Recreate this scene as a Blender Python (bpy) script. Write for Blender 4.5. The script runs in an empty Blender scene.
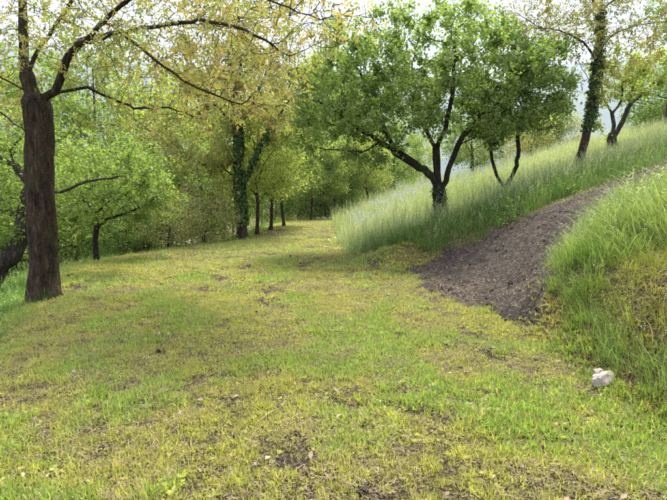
import bpy, math, random
import numpy as np
from mathutils import Vector

# ------------------------------------------------------------------ camera, sky, sun, exposure
scene = bpy.context.scene
COL = scene.collection
F, CX, CY = 495.0, 333.5, 250.0            # photograph's focal length and centre in its own pixels
PITCH = math.radians(6.3)
CAMZ = 1.6
cam_d = bpy.data.cameras.new("camera")
cam_d.sensor_width = 36.0
cam_d.lens = F / 667.0 * 36.0
cam_d.clip_start = 0.05
cam_d.clip_end = 20000
cam = bpy.data.objects.new("camera", cam_d)
cam.location = (0, 0, CAMZ)
cam.rotation_euler = (math.pi / 2 - PITCH, 0, 0)
COL.objects.link(cam)
scene.camera = cam

SUN_EL, SUN_AZ = math.radians(64), math.radians(24)   # azimuth from +Y (view direction) towards +X
wld = bpy.data.worlds.new("World")
scene.world = wld
wld.use_nodes = True
nt = wld.node_tree
nt.nodes.clear()
w_out = nt.nodes.new("ShaderNodeOutputWorld")
w_bg = nt.nodes.new("ShaderNodeBackground")
w_sky = nt.nodes.new("ShaderNodeTexSky")
w_sky.sky_type = 'NISHITA'
w_sky.sun_disc = False
w_sky.sun_elevation = SUN_EL
w_sky.sun_rotation = SUN_AZ
w_sky.dust_density = 2.0
w_tc = nt.nodes.new("ShaderNodeTexCoord")
w_no = nt.nodes.new("ShaderNodeTexNoise")
w_no.inputs["Scale"].default_value = 3.0
w_no.inputs["Detail"].default_value = 8
w_no.inputs["Roughness"].default_value = 0.6
w_rp = nt.nodes.new("ShaderNodeValToRGB")
w_rp.color_ramp.elements[0].position = 0.30
w_rp.color_ramp.elements[0].color = (0.45, 0.45, 0.45, 1)
w_rp.color_ramp.elements[1].position = 0.58
w_rp.color_ramp.elements[1].color = (0.95, 0.95, 0.95, 1)
w_mx = nt.nodes.new("ShaderNodeMixRGB")
w_mx.inputs[2].default_value = (6.3, 6.5, 7.8, 1)      # thin bright cloud
nt.links.new(w_tc.outputs["Generated"], w_no.inputs["Vector"])
nt.links.new(w_no.outputs["Fac"], w_rp.inputs["Fac"])
nt.links.new(w_rp.outputs["Color"], w_mx.inputs[0])
nt.links.new(w_sky.outputs["Color"], w_mx.inputs[1])
nt.links.new(w_mx.outputs["Color"], w_bg.inputs["Color"])
w_bg.inputs["Strength"].default_value = 0.105
nt.links.new(w_bg.outputs["Background"], w_out.inputs["Surface"])

sun_d = bpy.data.lights.new("sun", 'SUN')
sun_d.energy = 4.3
sun_d.angle = math.radians(18)
sun_d.color = (1.0, 0.95, 0.86)
sun = bpy.data.objects.new("sun", sun_d)
sdir = Vector((math.sin(SUN_AZ) * math.cos(SUN_EL), math.cos(SUN_AZ) * math.cos(SUN_EL), math.sin(SUN_EL)))
sun.rotation_euler = sdir.to_track_quat('Z', 'Y').to_euler()
sun.location = (0, 0, 30)
COL.objects.link(sun)

vs = scene.view_settings
vs.view_transform = 'Standard'
vs.look = 'None'
vs.exposure = 1.4
vs.gamma = 1.0
vs.use_curve_mapping = False
scene.cycles.max_bounces = 5
scene.cycles.diffuse_bounces = 3
scene.cycles.glossy_bounces = 1
scene.cycles.transmission_bounces = 3
scene.cycles.use_adaptive_sampling = True
scene.cycles.adaptive_threshold = .012
scene.cycles.use_denoising = False

# ------------------------------------------------------------------ small maths
RNG = np.random.default_rng(7)

def ss(a, b, t):
    t = np.clip((np.asarray(t, float) - a) / (b - a), 0, 1)
    return t * t * (3 - 2 * t)

def splus(t):
    t = np.asarray(t, float)
    return np.where(t > 20, t, np.log1p(np.exp(np.minimum(t, 20))))

def vnoise(x, y, seed=0):
    x = np.asarray(x, float); y = np.asarray(y, float)
    xi = np.floor(x).astype(np.int64); yi = np.floor(y).astype(np.int64)
    fx = x - xi; fy = y - yi
    fx = fx * fx * (3 - 2 * fx); fy = fy * fy * (3 - 2 * fy)
    def h(a, b):
        n = (a * 374761393 + b * 668265263 + seed * 974634777) & 0x7fffffff
        n = ((n ^ (n >> 13)) * 1274126177) & 0x7fffffff
        n = (n ^ (n >> 16)) & 0xffff
        return n / 65535.0
    return (h(xi, yi) * (1 - fx) + h(xi + 1, yi) * fx) * (1 - fy) + (h(xi, yi + 1) * (1 - fx) + h(xi + 1, yi + 1) * fx) * fy

def fbm(x, y, seed=0, oct=4):
    s = 0; a = .5; t = 0
    for k in range(oct):
        s = s + a * vnoise(x * 2 ** k, y * 2 ** k, seed + k * 17); t += a; a *= .55
    return s / t

def xr(y): return np.interp(y, [0, 4, 6.3, 9, 11.2, 13, 30, 60], [2.1, 2.25, 2.55, 2.4, 2.0, .45, .25, .1])
def xl(y): return np.interp(y, [0, 3, 5, 7.7, 12, 15, 18, 26, 40], [-3.0, -3.1, -3.6, -4.7, -6.4, -5.5, -3.7, -3.4, -3.2])

def T(x, y):
    x = np.asarray(x, float); y = np.asarray(y, float)
    p = .36 * .3 * splus((x - .35) / .3)
    p = p - .8 * splus((p - 5.0) / .8)
    p = np.maximum(p, 0)
    m1 = ss(2.15, 2.95, x); m2 = ss(1.7, 4.3, x); m3 = ss(-.1, 1.3, x)
    w1 = ss(5.8, 7.0, y); w2 = ss(9.8, 11.6, y)
    m = (m1 * (1 - w1) + m2 * w1) * (1 - w2) + m3 * w2
    z = p * m
    dl = xl(y) - .3 - x
    fall = .55 * .4 * splus(dl / .4)
    fall = np.minimum(fall, 0) + 6.0 * (1 - np.exp(-fall / 6.0)) + .05 * np.maximum(dl - 12, 0) * (dl < 400) + 19.4 * (dl >= 400)
    z = z - fall
    z = z - .13 * 1.5 * splus((y - 35) / 1.5) * np.exp(-np.maximum(y - 35, 0) / 160.0)
    near = np.exp(-((y / 45.0) ** 2))
    z = z + near * (.05 * (fbm(x * .7 + 9, y * .7, 3) - .5) + .045 * (fbm(x * 3 + 1, y * 3, 5, 3) - .5))
    return z

CP, SP = math.cos(PITCH), math.sin(PITCH)
def ray(u, v):
    a, b = (u - CX) / F, (CY - v) / F
    return Vector((a, CP + b * SP, -SP + b * CP))
def px(u, v, depth):
    d = ray(u, v)
    return Vector((0, 0, CAMZ)) + d * (depth / d.y)
def gpx(u, v):
    d = ray(u, v)
    ys = np.arange(1.5, 90, .02)
    k = ys / d.y
    below = CAMZ + d.z * k < T(d.x * k, ys)
    i = int(np.argmax(below)) if below.any() else len(ys) - 1
    return Vector((d.x * k[i], ys[i], float(T(d.x * k[i], ys[i]))))

# dirt path outline: photograph pixels dropped onto the slope
_pix = [(413, 269), (450, 253), (500, 232), (560, 206), (608, 184), (666, 164)]
_pix2 = [(666, 179), (628, 196), (590, 221), (560, 250), (549, 285), (540, 320), (505, 316), (470, 307), (425, 288)]
L1 = [gpx(*q) for q in _pix]; L2 = [gpx(*q) for q in _pix2]
far_mid = (L1[-1] + L2[0]) / 2
dirv = (far_mid - (L1[2] + L2[3]) / 2); dirv.z = 0; dirv.normalize()
PATH = [(p.x, p.y) for p in L1] + [(L1[-1].x + dirv.x * 6, L1[-1].y + dirv.y * 6 + 1.0), (L2[0].x + dirv.x * 6, L2[0].y + dirv.y * 6 + 1.0)] + [(p.x, p.y) for p in L2]
PATH = np.array(PATH)
print("PATH", np.round(PATH, 2).tolist())

def path_sd(x, y):          # signed distance to the path outline, negative inside
    x = np.asarray(x, float).ravel(); y = np.asarray(y, float).ravel()
    d = np.full(x.shape, 1e9); inside = np.zeros(x.shape, bool)
    n = len(PATH)
    for i in range(n):
        ax, ay = PATH[i]; bx, by = PATH[(i + 1) % n]
        ex, ey = bx - ax, by - ay
        t = np.clip(((x - ax) * ex + (y - ay) * ey) / (ex * ex + ey * ey), 0, 1)
        d = np.minimum(d, np.hypot(x - ax - t * ex, y - ay - t * ey))
        c = (ay > y) != (by > y)
        xi = ax + (y - ay) / (ey if ey else 1e-9) * ex
        inside ^= c & (x < xi)
    sd = np.where(inside, -d, d)
    return sd + .5 * (fbm(x * 2.4, y * 2.4, 41) - .5)

def soil(x, y):              # 0 turf .. 1 bare soil, worn patches in the mown grass
    a = fbm(x * 1.25 + 3, y * .9, 11, 5)
    b = fbm(x * 4.5, y * 4.5, 23, 3)
    return ss(.575, .66, a * .55 + b * .45)

# ------------------------------------------------------------------ materials
def new_mat(name):
    m = bpy.data.materials.new(name); m.use_nodes = True
    m.node_tree.nodes.clear()
    return m, m.node_tree.nodes, m.node_tree.links

def ramp(N, stops):
    r = N.new("ShaderNodeValToRGB")
    e = r.color_ramp.elements
    while len(e) < len(stops): e.new(0.5)
    for i, (p, c) in enumerate(stops):
        e[i].position = p; e[i].color = (*c, 1)
    return r

def leaf_mat(name, stops, trans=.4, rough=.5, tint=False, spec=.35, tcol=(1.0, 1.05, .55)):
    m, N, L = new_mat(name)
    out = N.new("ShaderNodeOutputMaterial")
    at = N.new("ShaderNodeAttribute"); at.attribute_name = "rnd"
    r = ramp(N, stops); L.new(at.outputs["Fac"], r.inputs["Fac"])
    col = r.outputs["Color"]
    if tint:
        t = N.new("ShaderNodeAttribute"); t.attribute_name = "tint"
        mu = N.new("ShaderNodeMixRGB"); mu.blend_type = 'MULTIPLY'; mu.inputs[0].default_value = 1
        L.new(t.outputs["Color"], mu.inputs[1]); L.new(col, mu.inputs[2]); col = mu.outputs["Color"]
    pb = N.new("ShaderNodeBsdfPrincipled")
    pb.inputs["Roughness"].default_value = rough
    pb.inputs["Specular IOR Level"].default_value = spec
    L.new(col, pb.inputs["Base Color"])
    tr = N.new("ShaderNodeBsdfTranslucent")
    mu2 = N.new("ShaderNodeMixRGB"); mu2.blend_type = 'MULTIPLY'; mu2.inputs[0].default_value = 1
    mu2.inputs[2].default_value = (*[c * 1.5 for c in tcol], 1)
    L.new(col, mu2.inputs[1]); L.new(mu2.outputs["Color"], tr.inputs["Color"])
    mx = N.new("ShaderNodeMixShader"); mx.inputs[0].default_value = trans
    L.new(pb.outputs[0], mx.inputs[1]); L.new(tr.outputs[0], mx.inputs[2])
    L.new(mx.outputs[0], out.inputs["Surface"])
    return m

def bark_mat(name, dark, light, moss=(.07, .09, .02), mossamt=.35, scale=14):
    m, N, L = new_mat(name)
    out = N.new("ShaderNodeOutputMaterial"); pb = N.new("ShaderNodeBsdfPrincipled")
    tc = N.new("ShaderNodeTexCoord")
    mp = N.new("ShaderNodeMapping"); mp.inputs["Scale"].default_value = (1, 1, .22)
    L.new(tc.outputs["Object"], mp.inputs["Vector"])
    n1 = N.new("ShaderNodeTexNoise"); n1.inputs["Scale"].default_value = scale; n1.inputs["Detail"].default_value = 6; n1.inputs["Roughness"].default_value = .7
    L.new(mp.outputs[0], n1.inputs["Vector"])
    vo = N.new("ShaderNodeTexVoronoi"); vo.feature = 'DISTANCE_TO_EDGE'; vo.inputs["Scale"].default_value = scale * 1.3
    wrp = N.new("ShaderNodeMixRGB"); wrp.inputs[0].default_value = .12
    L.new(mp.outputs[0], wrp.inputs[1]); L.new(n1.outputs["Color"], wrp.inputs[2]); L.new(wrp.outputs[0], vo.inputs["Vector"])
    r = ramp(N, [(.36, dark), (.64, light)]); L.new(n1.outputs["Fac"], r.inputs["Fac"])
    n2 = N.new("ShaderNodeTexNoise"); n2.inputs["Scale"].default_value = 2.6; n2.inputs["Detail"].default_value = 5
    L.new(tc.outputs["Object"], n2.inputs["Vector"])
    r2 = ramp(N, [(.5, (0, 0, 0)), (.66, (mossamt,) * 3)]); L.new(n2.outputs["Fac"], r2.inputs["Fac"])
    mx = N.new("ShaderNodeMixRGB"); mx.inputs[2].default_value = (*moss, 1)
    L.new(r2.outputs["Color"], mx.inputs[0]); L.new(r.outputs["Color"], mx.inputs[1])
    L.new(mx.outputs[0], pb.inputs["Base Color"])
    pb.inputs["Roughness"].default_value = .9; pb.inputs["Specular IOR Level"].default_value = .2
    ad = N.new("ShaderNodeMath"); ad.operation = 'ADD'
    r3 = ramp(N, [(0, (0, 0, 0)), (.25, (.6, .6, .6))]); L.new(vo.outputs["Distance"], r3.inputs["Fac"])
    L.new(r3.outputs["Color"], ad.inputs[0]); L.new(n1.outputs["Fac"], ad.inputs[1])
    bp = N.new("ShaderNodeBump"); bp.inputs["Strength"].default_value = 1; bp.inputs["Distance"].default_value = .06
    L.new(ad.outputs[0], bp.inputs["Height"]); L.new(bp.outputs[0], pb.inputs["Normal"])
    L.new(pb.outputs[0], out.inputs["Surface"])
    return m

def ground_mat():
    m, N, L = new_mat("soil_and_thatch")
    out = N.new("ShaderNodeOutputMaterial"); pb = N.new("ShaderNodeBsdfPrincipled")
    tc = N.new("ShaderNodeTexCoord")
    n1 = N.new("ShaderNodeTexNoise"); n1.inputs["Scale"].default_value = 38; n1.inputs["Detail"].default_value = 10; n1.inputs["Roughness"].default_value = .75
    n2 = N.new("ShaderNodeTexNoise"); n2.inputs["Scale"].default_value = 4; n2.inputs["Detail"].default_value = 6
    L.new(tc.outputs["Object"], n1.inputs["Vector"]); L.new(tc.outputs["Object"], n2.inputs["Vector"])
    rs = ramp(N, [(.36, (.022, .016, .012)), (.5, (.075, .055, .042)), (.64, (.20, .155, .11))]); L.new(n1.outputs["Fac"], rs.inputs["Fac"])
    rg = ramp(N, [(.40, (.018, .014, .009)), (.48, (.07, .055, .027)), (.53, (.18, .155, .06)), (.62, (.36, .31, .16))]); L.new(n1.outputs["Fac"], rg.inputs["Fac"])
    at = N.new("ShaderNodeAttribute"); at.attribute_name = "soil"
    ad = N.new("ShaderNodeMath"); ad.operation = 'MULTIPLY_ADD'; ad.inputs[1].default_value = .5; ad.inputs[2].default_value = -.25
    L.new(n2.outputs["Fac"], ad.inputs[0])
    ad2 = N.new("ShaderNodeMath"); ad2.operation = 'ADD'; ad2.use_clamp = True
    L.new(at.outputs["Fac"], ad2.inputs[0]); L.new(ad.outputs[0], ad2.inputs[1])
    mx = N.new("ShaderNodeMixRGB"); L.new(ad2.outputs[0], mx.inputs[0]); L.new(rg.outputs["Color"], mx.inputs[1]); L.new(rs.outputs["Color"], mx.inputs[2])
    L.new(mx.outputs[0], pb.inputs["Base Color"])
    pb.inputs["Roughness"].default_value = .95; pb.inputs["Specular IOR Level"].default_value = .15
    bp = N.new("ShaderNodeBump"); bp.inputs["Strength"].default_value = 1; bp.inputs["Distance"].default_value = .05
    L.new(n1.outputs["Fac"], bp.inputs["Height"]); L.new(bp.outputs[0], pb.inputs["Normal"])
    L.new(pb.outputs[0], out.inputs["Surface"])
    return m

def rough_mat(name, stops, scale, bump=.02, rough=.9, stretch=(1, 1, 1), spec=.25):
    m, N, L = new_mat(name)
    out = N.new("ShaderNodeOutputMaterial"); pb = N.new("ShaderNodeBsdfPrincipled")
    tc = N.new("ShaderNodeTexCoord"); mp = N.new("ShaderNodeMapping"); mp.inputs["Scale"].default_value = stretch
    L.new(tc.outputs["Object"], mp.inputs["Vector"])
    n1 = N.new("ShaderNodeTexNoise"); n1.inputs["Scale"].default_value = scale; n1.inputs["Detail"].default_value = 9; n1.inputs["Roughness"].default_value = .72
    L.new(mp.outputs[0], n1.inputs["Vector"])
    r = ramp(N, stops); L.new(n1.outputs["Fac"], r.inputs["Fac"]); L.new(r.outputs["Color"], pb.inputs["Base Color"])
    pb.inputs["Roughness"].default_value = rough; pb.inputs["Specular IOR Level"].default_value = spec
    bp = N.new("ShaderNodeBump"); bp.inputs["Strength"].default_value = 1; bp.inputs["Distance"].default_value = bump
    L.new(n1.outputs["Fac"], bp.inputs["Height"]); L.new(bp.outputs[0], pb.inputs["Normal"])
    L.new(pb.outputs[0], out.inputs["Surface"])
    return m

M = {}
M['ground'] = ground_mat()
M['dirt'] = rough_mat("dark_trodden_soil", [(.34, (.022, .016, .012)), (.5, (.068, .053, .043)), (.62, (.145, .115, .093)), (.74, (.27, .22, .18))], 17, .06, .85)
def two_scale(m, scale, lo, hi):
    N, L = m.node_tree.nodes, m.node_tree.links
    pb = next(q for q in N if q.type == 'BSDF_PRINCIPLED')
    old = pb.inputs["Base Color"].links[0].from_socket
    tc = next(q for q in N if q.type == 'TEX_COORD')
    n2 = N.new("ShaderNodeTexNoise"); n2.inputs["Scale"].default_value = scale; n2.inputs["Detail"].default_value = 6; n2.inputs["Roughness"].default_value = .65
    L.new(tc.outputs["Object"], n2.inputs["Vector"])
    r = ramp(N, [(.4, lo), (.62, hi)]); L.new(n2.outputs["Fac"], r.inputs["Fac"])
    mu = N.new("ShaderNodeMixRGB"); mu.blend_type = 'MULTIPLY'; mu.inputs[0].default_value = 1
    L.new(old, mu.inputs[1]); L.new(r.outputs["Color"], mu.inputs[2]); L.new(mu.outputs[0], pb.inputs["Base Color"])
two_scale(M['dirt'], 4.5, (.5, .5, .52), (1.05, 1.0, .96))
M['bark_walnut'] = bark_mat("walnut_bark", (.018, .013, .009), (.125, .085, .052), (.07, .08, .02), .6)
M['bark_grey'] = bark_mat("grey_bark", (.03, .026, .02), (.16, .14, .11), (.09, .1, .04), .4, 18)
M['bark_dark'] = bark_mat("dark_mossy_bark", (.016, .014, .01), (.065, .055, .038), (.05, .075, .015), .8)
M['bark_brown'] = bark_mat("brown_bark", (.035, .024, .016), (.15, .105, .07), (.07, .08, .03), .3)
M['leaf_walnut'] = leaf_mat("young_walnut_leaf", [(0, (.15, .19, .05)), (.42, (.26, .28, .085)), (.75, (.33, .27, .10)), (1, (.36, .21, .12))], .46, tcol=(1.0, 1.0, .6))
M['leaf_green'] = leaf_mat("green_leaf", [(0, (.08, .135, .038)), (.5, (.175, .25, .07)), (1, (.36, .43, .16))], .52)
M['leaf_fresh'] = leaf_mat("fresh_green_leaf", [(0, (.09, .15, .035)), (.5, (.18, .25, .065)), (1, (.31, .37, .12))], .52)
M['leaf_yellow'] = leaf_mat("yellow_green_leaf", [(0, (.15, .20, .05)), (.5, (.29, .34, .10)), (1, (.45, .46, .18))], .58)
M['leaf_olive'] = leaf_mat("pale_olive_leaf", [(0, (.19, .20, .08)), (.5, (.31, .31, .13)), (1, (.42, .36, .18))], .5)
M['leaf_ivy'] = leaf_mat("ivy_leaf", [(0, (.025, .06, .014)), (.6, (.055, .11, .024)), (1, (.10, .17, .04))], .25, .5, spec=.25)
M['grass_lawn'] = leaf_mat("mown_grass_blade", [(0, (.72, .72, .7)), (.6, (1, 1, 1)), (1, (1.25, 1.15, 1.1))], .4, .55, tint=True)
M['grass_tall'] = leaf_mat("tall_grass_blade", [(0, (.65, .7, .65)), (.6, (1, 1, 1)), (.9, (1.25, 1.2, 1.2)), (1, (1.9, 1.6, 2.0))], .4, .5, tint=True)
M['clipping'] = leaf_mat("dry_grass_clipping", [(0, (.6, .6, .6)), (1, (1.2, 1.15, 1.1))], .2, .7, tint=True)
M['seed'] = leaf_mat("grass_seed_head", [(0, (.38, .40, .26)), (1, (.54, .53, .40))], .4, .7)
M['flower'] = leaf_mat("lilac_petal", [(0, (.40, .40, .60)), (1, (.60, .58, .78))], .3, .6, tcol=(.8, .8, 1.0))
M['stone'] = rough_mat("pale_limestone", [(.35, (.22, .18, .14)), (.5, (.42, .37, .31)), (.65, (.56, .51, .44))], 14, .012, .85)
M['stick'] = rough_mat("weathered_twig", [(.3, (.14, .10, .07)), (.7, (.38, .31, .24))], 30, .003, .9)
M['clod'] = rough_mat("soil_clod", [(.3, (.02, .014, .01)), (.7, (.085, .062, .045))], 40, .006, .95)
M['mountain'] = rough_mat("wooded_mountain", [(.35, (.035, .055, .02)), (.6, (.07, .095, .035)), (.75, (.16, .16, .12))], .004, 12.0, .95)

# ------------------------------------------------------------------ object helpers
def mesh_from(name, V, faces=None, tris=None, mat=None, rnd=None, smooth=False):
    me = bpy.data.meshes.new(name)
    V = np.asarray(V, np.float32)
    if tris is not None:
        tris = np.asarray(tris, np.int32); n = len(tris); k = tris.shape[1]
        me.vertices.add(len(V)); me.vertices.foreach_set("co", V.ravel())
        me.loops.add(n * k); me.loops.foreach_set("vertex_index", tris.ravel())
        me.polygons.add(n); me.polygons.foreach_set("loop_start", np.arange(n, dtype=np.int32) * k)
        me.polygons.foreach_set("loop_total", np.full(n, k, np.int32))
        me.update(calc_edges=True)
    else:
        me.from_pydata(V.tolist(), [], faces or [])
    if rnd is not None:
        a = me.attributes.new("rnd", 'FLOAT', 'POINT'); a.data.foreach_set("value", np.asarray(rnd, np.float32))
    if mat: me.materials.append(mat)
    if smooth: me.polygons.foreach_set("use_smooth", np.ones(len(me.polygons), bool))
    me.validate(clean_customdata=False)
    return me

def link(name, me, parent=None, loc=(0, 0, 0)):
    o = bpy.data.objects.new(name, me); COL.objects.link(o)
    o.location = loc
    if parent is not None: o.parent = parent
    return o

def tag(o, label=None, cat=None, group=None, kind=None):
    if label: o["label"] = label
    if cat: o["category"] = cat
    if group: o["group"] = group
    if kind: o["kind"] = kind
    return o

# ------------------------------------------------------------------ the ground
def axis(dense0, dense1, step, lo, hi, n_out):
    a = list(np.arange(dense0, dense1 + 1e-6, step))
    g = np.geomspace(1, 1 + (dense0 - lo) / step / 6, n_out) - 1
    left = dense0 - (g[1:] * step * 6)
    g = np.geomspace(1, 1 + (hi - dense1) / step / 6, n_out) - 1
    right = dense1 + (g[1:] * step * 6)
    return np.array(sorted(list(left) + a + list(right)))

gx = axis(-6.5, 6.5, .075, -2500, 2500, 70)
gy = axis(1.2, 14, .075, -60, 5000, 90)
GX, GY = np.meshgrid(gx, gy)
GZ = T(GX, GY)
nx, ny = len(gx), len(gy)
idx = np.arange(nx * ny).reshape(ny, nx)
quads = np.stack([idx[:-1, :-1], idx[:-1, 1:], idx[1:, 1:], idx[1:, :-1]], -1).reshape(-1, 4)
so = soil(GX, GY) * (GX < xr(GY)) * (GX > xl(GY))
sdp = path_sd(GX, GY).reshape(GX.shape)
so = np.maximum(so, ss(.35, 0, sdp))
GZ = GZ - .02 * so * (GY < 16)
me = mesh_from("ground", np.stack([GX, GY, GZ], -1).reshape(-1, 3), tris=quads, mat=M['ground'], smooth=True)
a = me.attributes.new("soil", 'FLOAT', 'POINT'); a.data.foreach_set("value", so.ravel().astype(np.float32))
tag(link("ground", me), kind="structure")

# dirt path laid over the slope, ragged edge, lumpy
bx0, by0 = PATH.min(0) - .3; bx1, by1 = PATH.max(0) + .3
px_ = np.arange(bx0, bx1, .04); py_ = np.arange(by0, by1, .04)
PX, PY = np.meshgrid(px_, py_)
sd = path_sd(PX, PY).reshape(PX.shape)
lump = .10 * (fbm(PX * 2.6, PY * 2.6, 61, 4) - .5) + .07 * (.22 - np.abs(fbm(PX * 6, PY * 6, 67, 3) - .5))
PZ = T(PX, PY) + .004 + np.clip(-sd * .25, -.03, .035) + lump * ss(.02, -.15, sd)
pid = np.arange(PX.size).reshape(PX.shape)
q = np.stack([pid[:-1, :-1], pid[:-1, 1:], pid[1:, 1:], pid[1:, :-1]], -1).reshape(-1, 4)
q = q[(sd[:-1, :-1].ravel() < .05)]
used, inv = np.unique(q, return_inverse=True)
PV = np.stack([PX, PY, PZ], -1).reshape(-1, 3)[used]
me = mesh_from("dirt_path", PV, tris=inv.reshape(-1, 4), mat=M['dirt'], smooth=True)
tag(link("dirt_path", me), kind="structure")

# far mountains across the valley
def mountains():
    nxm, nym = 140, 26
    th = np.linspace(math.radians(-75), math.radians(75), nxm)
    V = []
    for j in range(nym):
        t = j / (nym - 1)
        r = 3000 + 1500 * t
        ridge = 820 + 420 * fbm(th * 3.2 + 5, th * 0 + 2, 77, 5) + 110 * fbm(th * 16, th * 0 + 7, 79, 4)
        z = -40 + (ridge + 40) * t ** .85 + 90 * (fbm(th * 14, np.full_like(th, t * 6), 83, 4) - .5) * math.sin(math.pi * min(t * 1.1, 1))
        V.append(np.stack([np.sin(th) * r, np.cos(th) * r, z], -1))
    V = np.concatenate(V)
    i = np.arange(nxm * nym).reshape(nym, nxm)
    qq = np.stack([i[:-1, :-1], i[:-1, 1:], i[1:, 1:], i[1:, :-1]], -1).reshape(-1, 4)
    me = mesh_from("mountain_range", V, tris=qq, mat=M['mountain'], smooth=True)
    tag(link("mountain_range", me), kind="structure")
mountains()

# ------------------------------------------------------------------ trees
def resample(poly, step):
    out = [np.array(poly[0], float)]
    for a, b in zip(poly[:-1], poly[1:]):
        a = np.array(a, float); b = np.array(b, float)
        n = max(1, int(round(np.linalg.norm(b - a) / step)))
        for k in range(1, n + 1): out.append(a + (b - a) * k / n)
    return out

def grow(polys, attractors, step, di, dk, iters, rng, wob=.18, up=.0):
    pos = []; par = []
    for pi, poly in enumerate(polys):
        pts = resample(poly, step)
        if pi == 0:
            last = -1; start = 0
        else:
            P = np.array(pos); d = np.linalg.norm(P - pts[0], axis=1)
            last = int(np.argmin(d)); start = 1 if d[last] < step * .8 else 0
        for k, p in enumerate(pts[start:]):
            w = rng.normal(0, step * .07, 3) if (k and pi) else 0
            pos.append(p + w); par.append(last); last = len(pos) - 1
    n_skel = len(pos)
    A = np.asarray(attractors, float)
    P = np.array(pos)
    best = np.full(len(A), 1e9); bi = np.zeros(len(A), int)
    def upd(i0, i1):
        nonlocal best, bi
        for s in range(i0, i1, 400):
            Q = np.array(pos[s:min(s + 400, i1)])
            d = np.linalg.norm(A[:, None, :] - Q[None], axis=2)
            m = d.argmin(1); dm = d[np.arange(len(A)), m]
            b = dm < best; best[b] = dm[b]; bi[b] = m[b] + s
    lo = min(4, n_skel - 1)
    upd(lo, n_skel)
    for it in range(iters):
        keep = best > dk
        A = A[keep]; best = best[keep]; bi = bi[keep]
        act = best < di
        if len(A) == 0: break
        if not act.any():
            di *= 1.5
            continue
        nodes, inv_ = np.unique(bi[act], return_inverse=True)
        P = np.array(pos)
        dv = A[act] - P[bi[act]]; dv /= np.linalg.norm(dv, axis=1)[:, None] + 1e-9
        acc = np.zeros((len(nodes), 3)); np.add.at(acc, inv_, dv)
        acc /= np.linalg.norm(acc, axis=1)[:, None] + 1e-9
        acc += rng.normal(0, wob, acc.shape); acc[:, 2] += up
        acc /= np.linalg.norm(acc, axis=1)[:, None] + 1e-9
        i0 = len(pos)
        for n_, d_ in zip(nodes, acc):
            pos.append(P[n_] + d_ * step); par.append(int(n_))
        upd(i0, len(pos))
    return np.array(pos), np.array(par), n_skel

def radii(par, r0, R):
    n = len(par)
    tips = np.zeros(n)
    has = np.zeros(n, bool); has[par[par >= 0]] = True
    tips[~has] = 1
    order = np.arange(n)[::-1]
    for i in order:
        if par[i] >= 0: tips[par[i]] += tips[i]
    e = math.log(max(tips[0], 2)) / math.log(R / r0)
    return r0 * tips ** (1 / e)

def tube_mesh(pos, par, rad, flare_z=None, rng=None, lump=.08, mats=None, name="trunk"):
    n = len(pos)
    kids = [[] for _ in range(n)]
    for i, p in enumerate(par):
        if p >= 0: kids[p].append(i)
    chains = []; stack = [0]
    seen = set()
    starts = [(None, 0)]
    while starts:
        p, s = starts.pop()
        ch = ([p] if p is not None else []) + [s]
        cur = s
        while kids[cur]:
            ks = sorted(kids[cur], key=lambda k: -rad[k])
            for k in ks[1:]: starts.append((cur, k))
            cur = ks[0]; ch.append(cur)
        chains.append((ch, p is not None))
    V = []; Fc = []
    base = 0
    for ch, branch in chains:
        P = pos[ch]; r = rad[ch].copy()
        if branch: r[0] = min(r[0], r[1] * 1.25)
        if len(P) < 2: continue
        # smooth long chains a little
        rm = r.max()
        sides = 14 if rm > .12 else 9 if rm > .05 else 6 if rm > .018 else 4 if rm > .008 else 3
        tan = np.gradient(P, axis=0); tan /= np.linalg.norm(tan, axis=1)[:, None] + 1e-9
        ref = np.array([.31, .95, .05]) if abs(tan[0][2]) > .7 else np.array([0, 0, 1.])
        u = np.cross(tan, ref); u /= np.linalg.norm(u, axis=1)[:, None] + 1e-9
        w = np.cross(tan, u)
        th = np.linspace(0, 2 * math.pi, sides, endpoint=False)
        rr = np.repeat(r[:, None], sides, 1)
        if rm > .03:
            z = P[:, 2][:, None]
            rr = rr * (1 + lump * np.sin(3 * th + z * 3.1) + lump * .8 * np.sin(5 * th - z * 4.7 + 1) + lump * .9 * (vnoise(th * 2.2 + 7, z * 6 + th * 0, 5) - .5) * 2)
        if flare_z is not None and not branch:
            h = (P[:, 2] - flare_z)[:, None]
            rr = rr * (1 + (.42 + .26 * np.sin(4 * th + 1)) * np.exp(-np.maximum(h, 0) / .2))
        ring = P[:, None, :] + rr[:, :, None] * (np.cos(th)[None, :, None] * u[:, None, :] + np.sin(th)[None, :, None] * w[:, None, :])
        m = len(P)
        V.append(ring.reshape(-1, 3)); 
        tip = P[-1] + tan[-1] * r[-1] * 1.5
        V.append(tip[None])
        ids = base + np.arange(m * sides).reshape(m, sides)
        a = ids[:-1]; b = ids[1:]
        a2 = np.roll(a, -1, 1); b2 = np.roll(b, -1, 1)
        Fc.append(np.stack([a, a2, b2], -1).reshape(-1, 3)); Fc.append(np.stack([a, b2, b], -1).reshape(-1, 3))
        t_id = base + m * sides
        l = ids[-1]; Fc.append(np.stack([l, np.roll(l, -1), np.full(sides, t_id)], -1))
        base += m * sides + 1
    return mesh_from(name, np.concatenate(V), tris=np.concatenate(Fc), mat=mats, smooth=True)

def nrm(v): return v / (np.linalg.norm(v, axis=-1, keepdims=True) + 1e-9)

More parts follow.
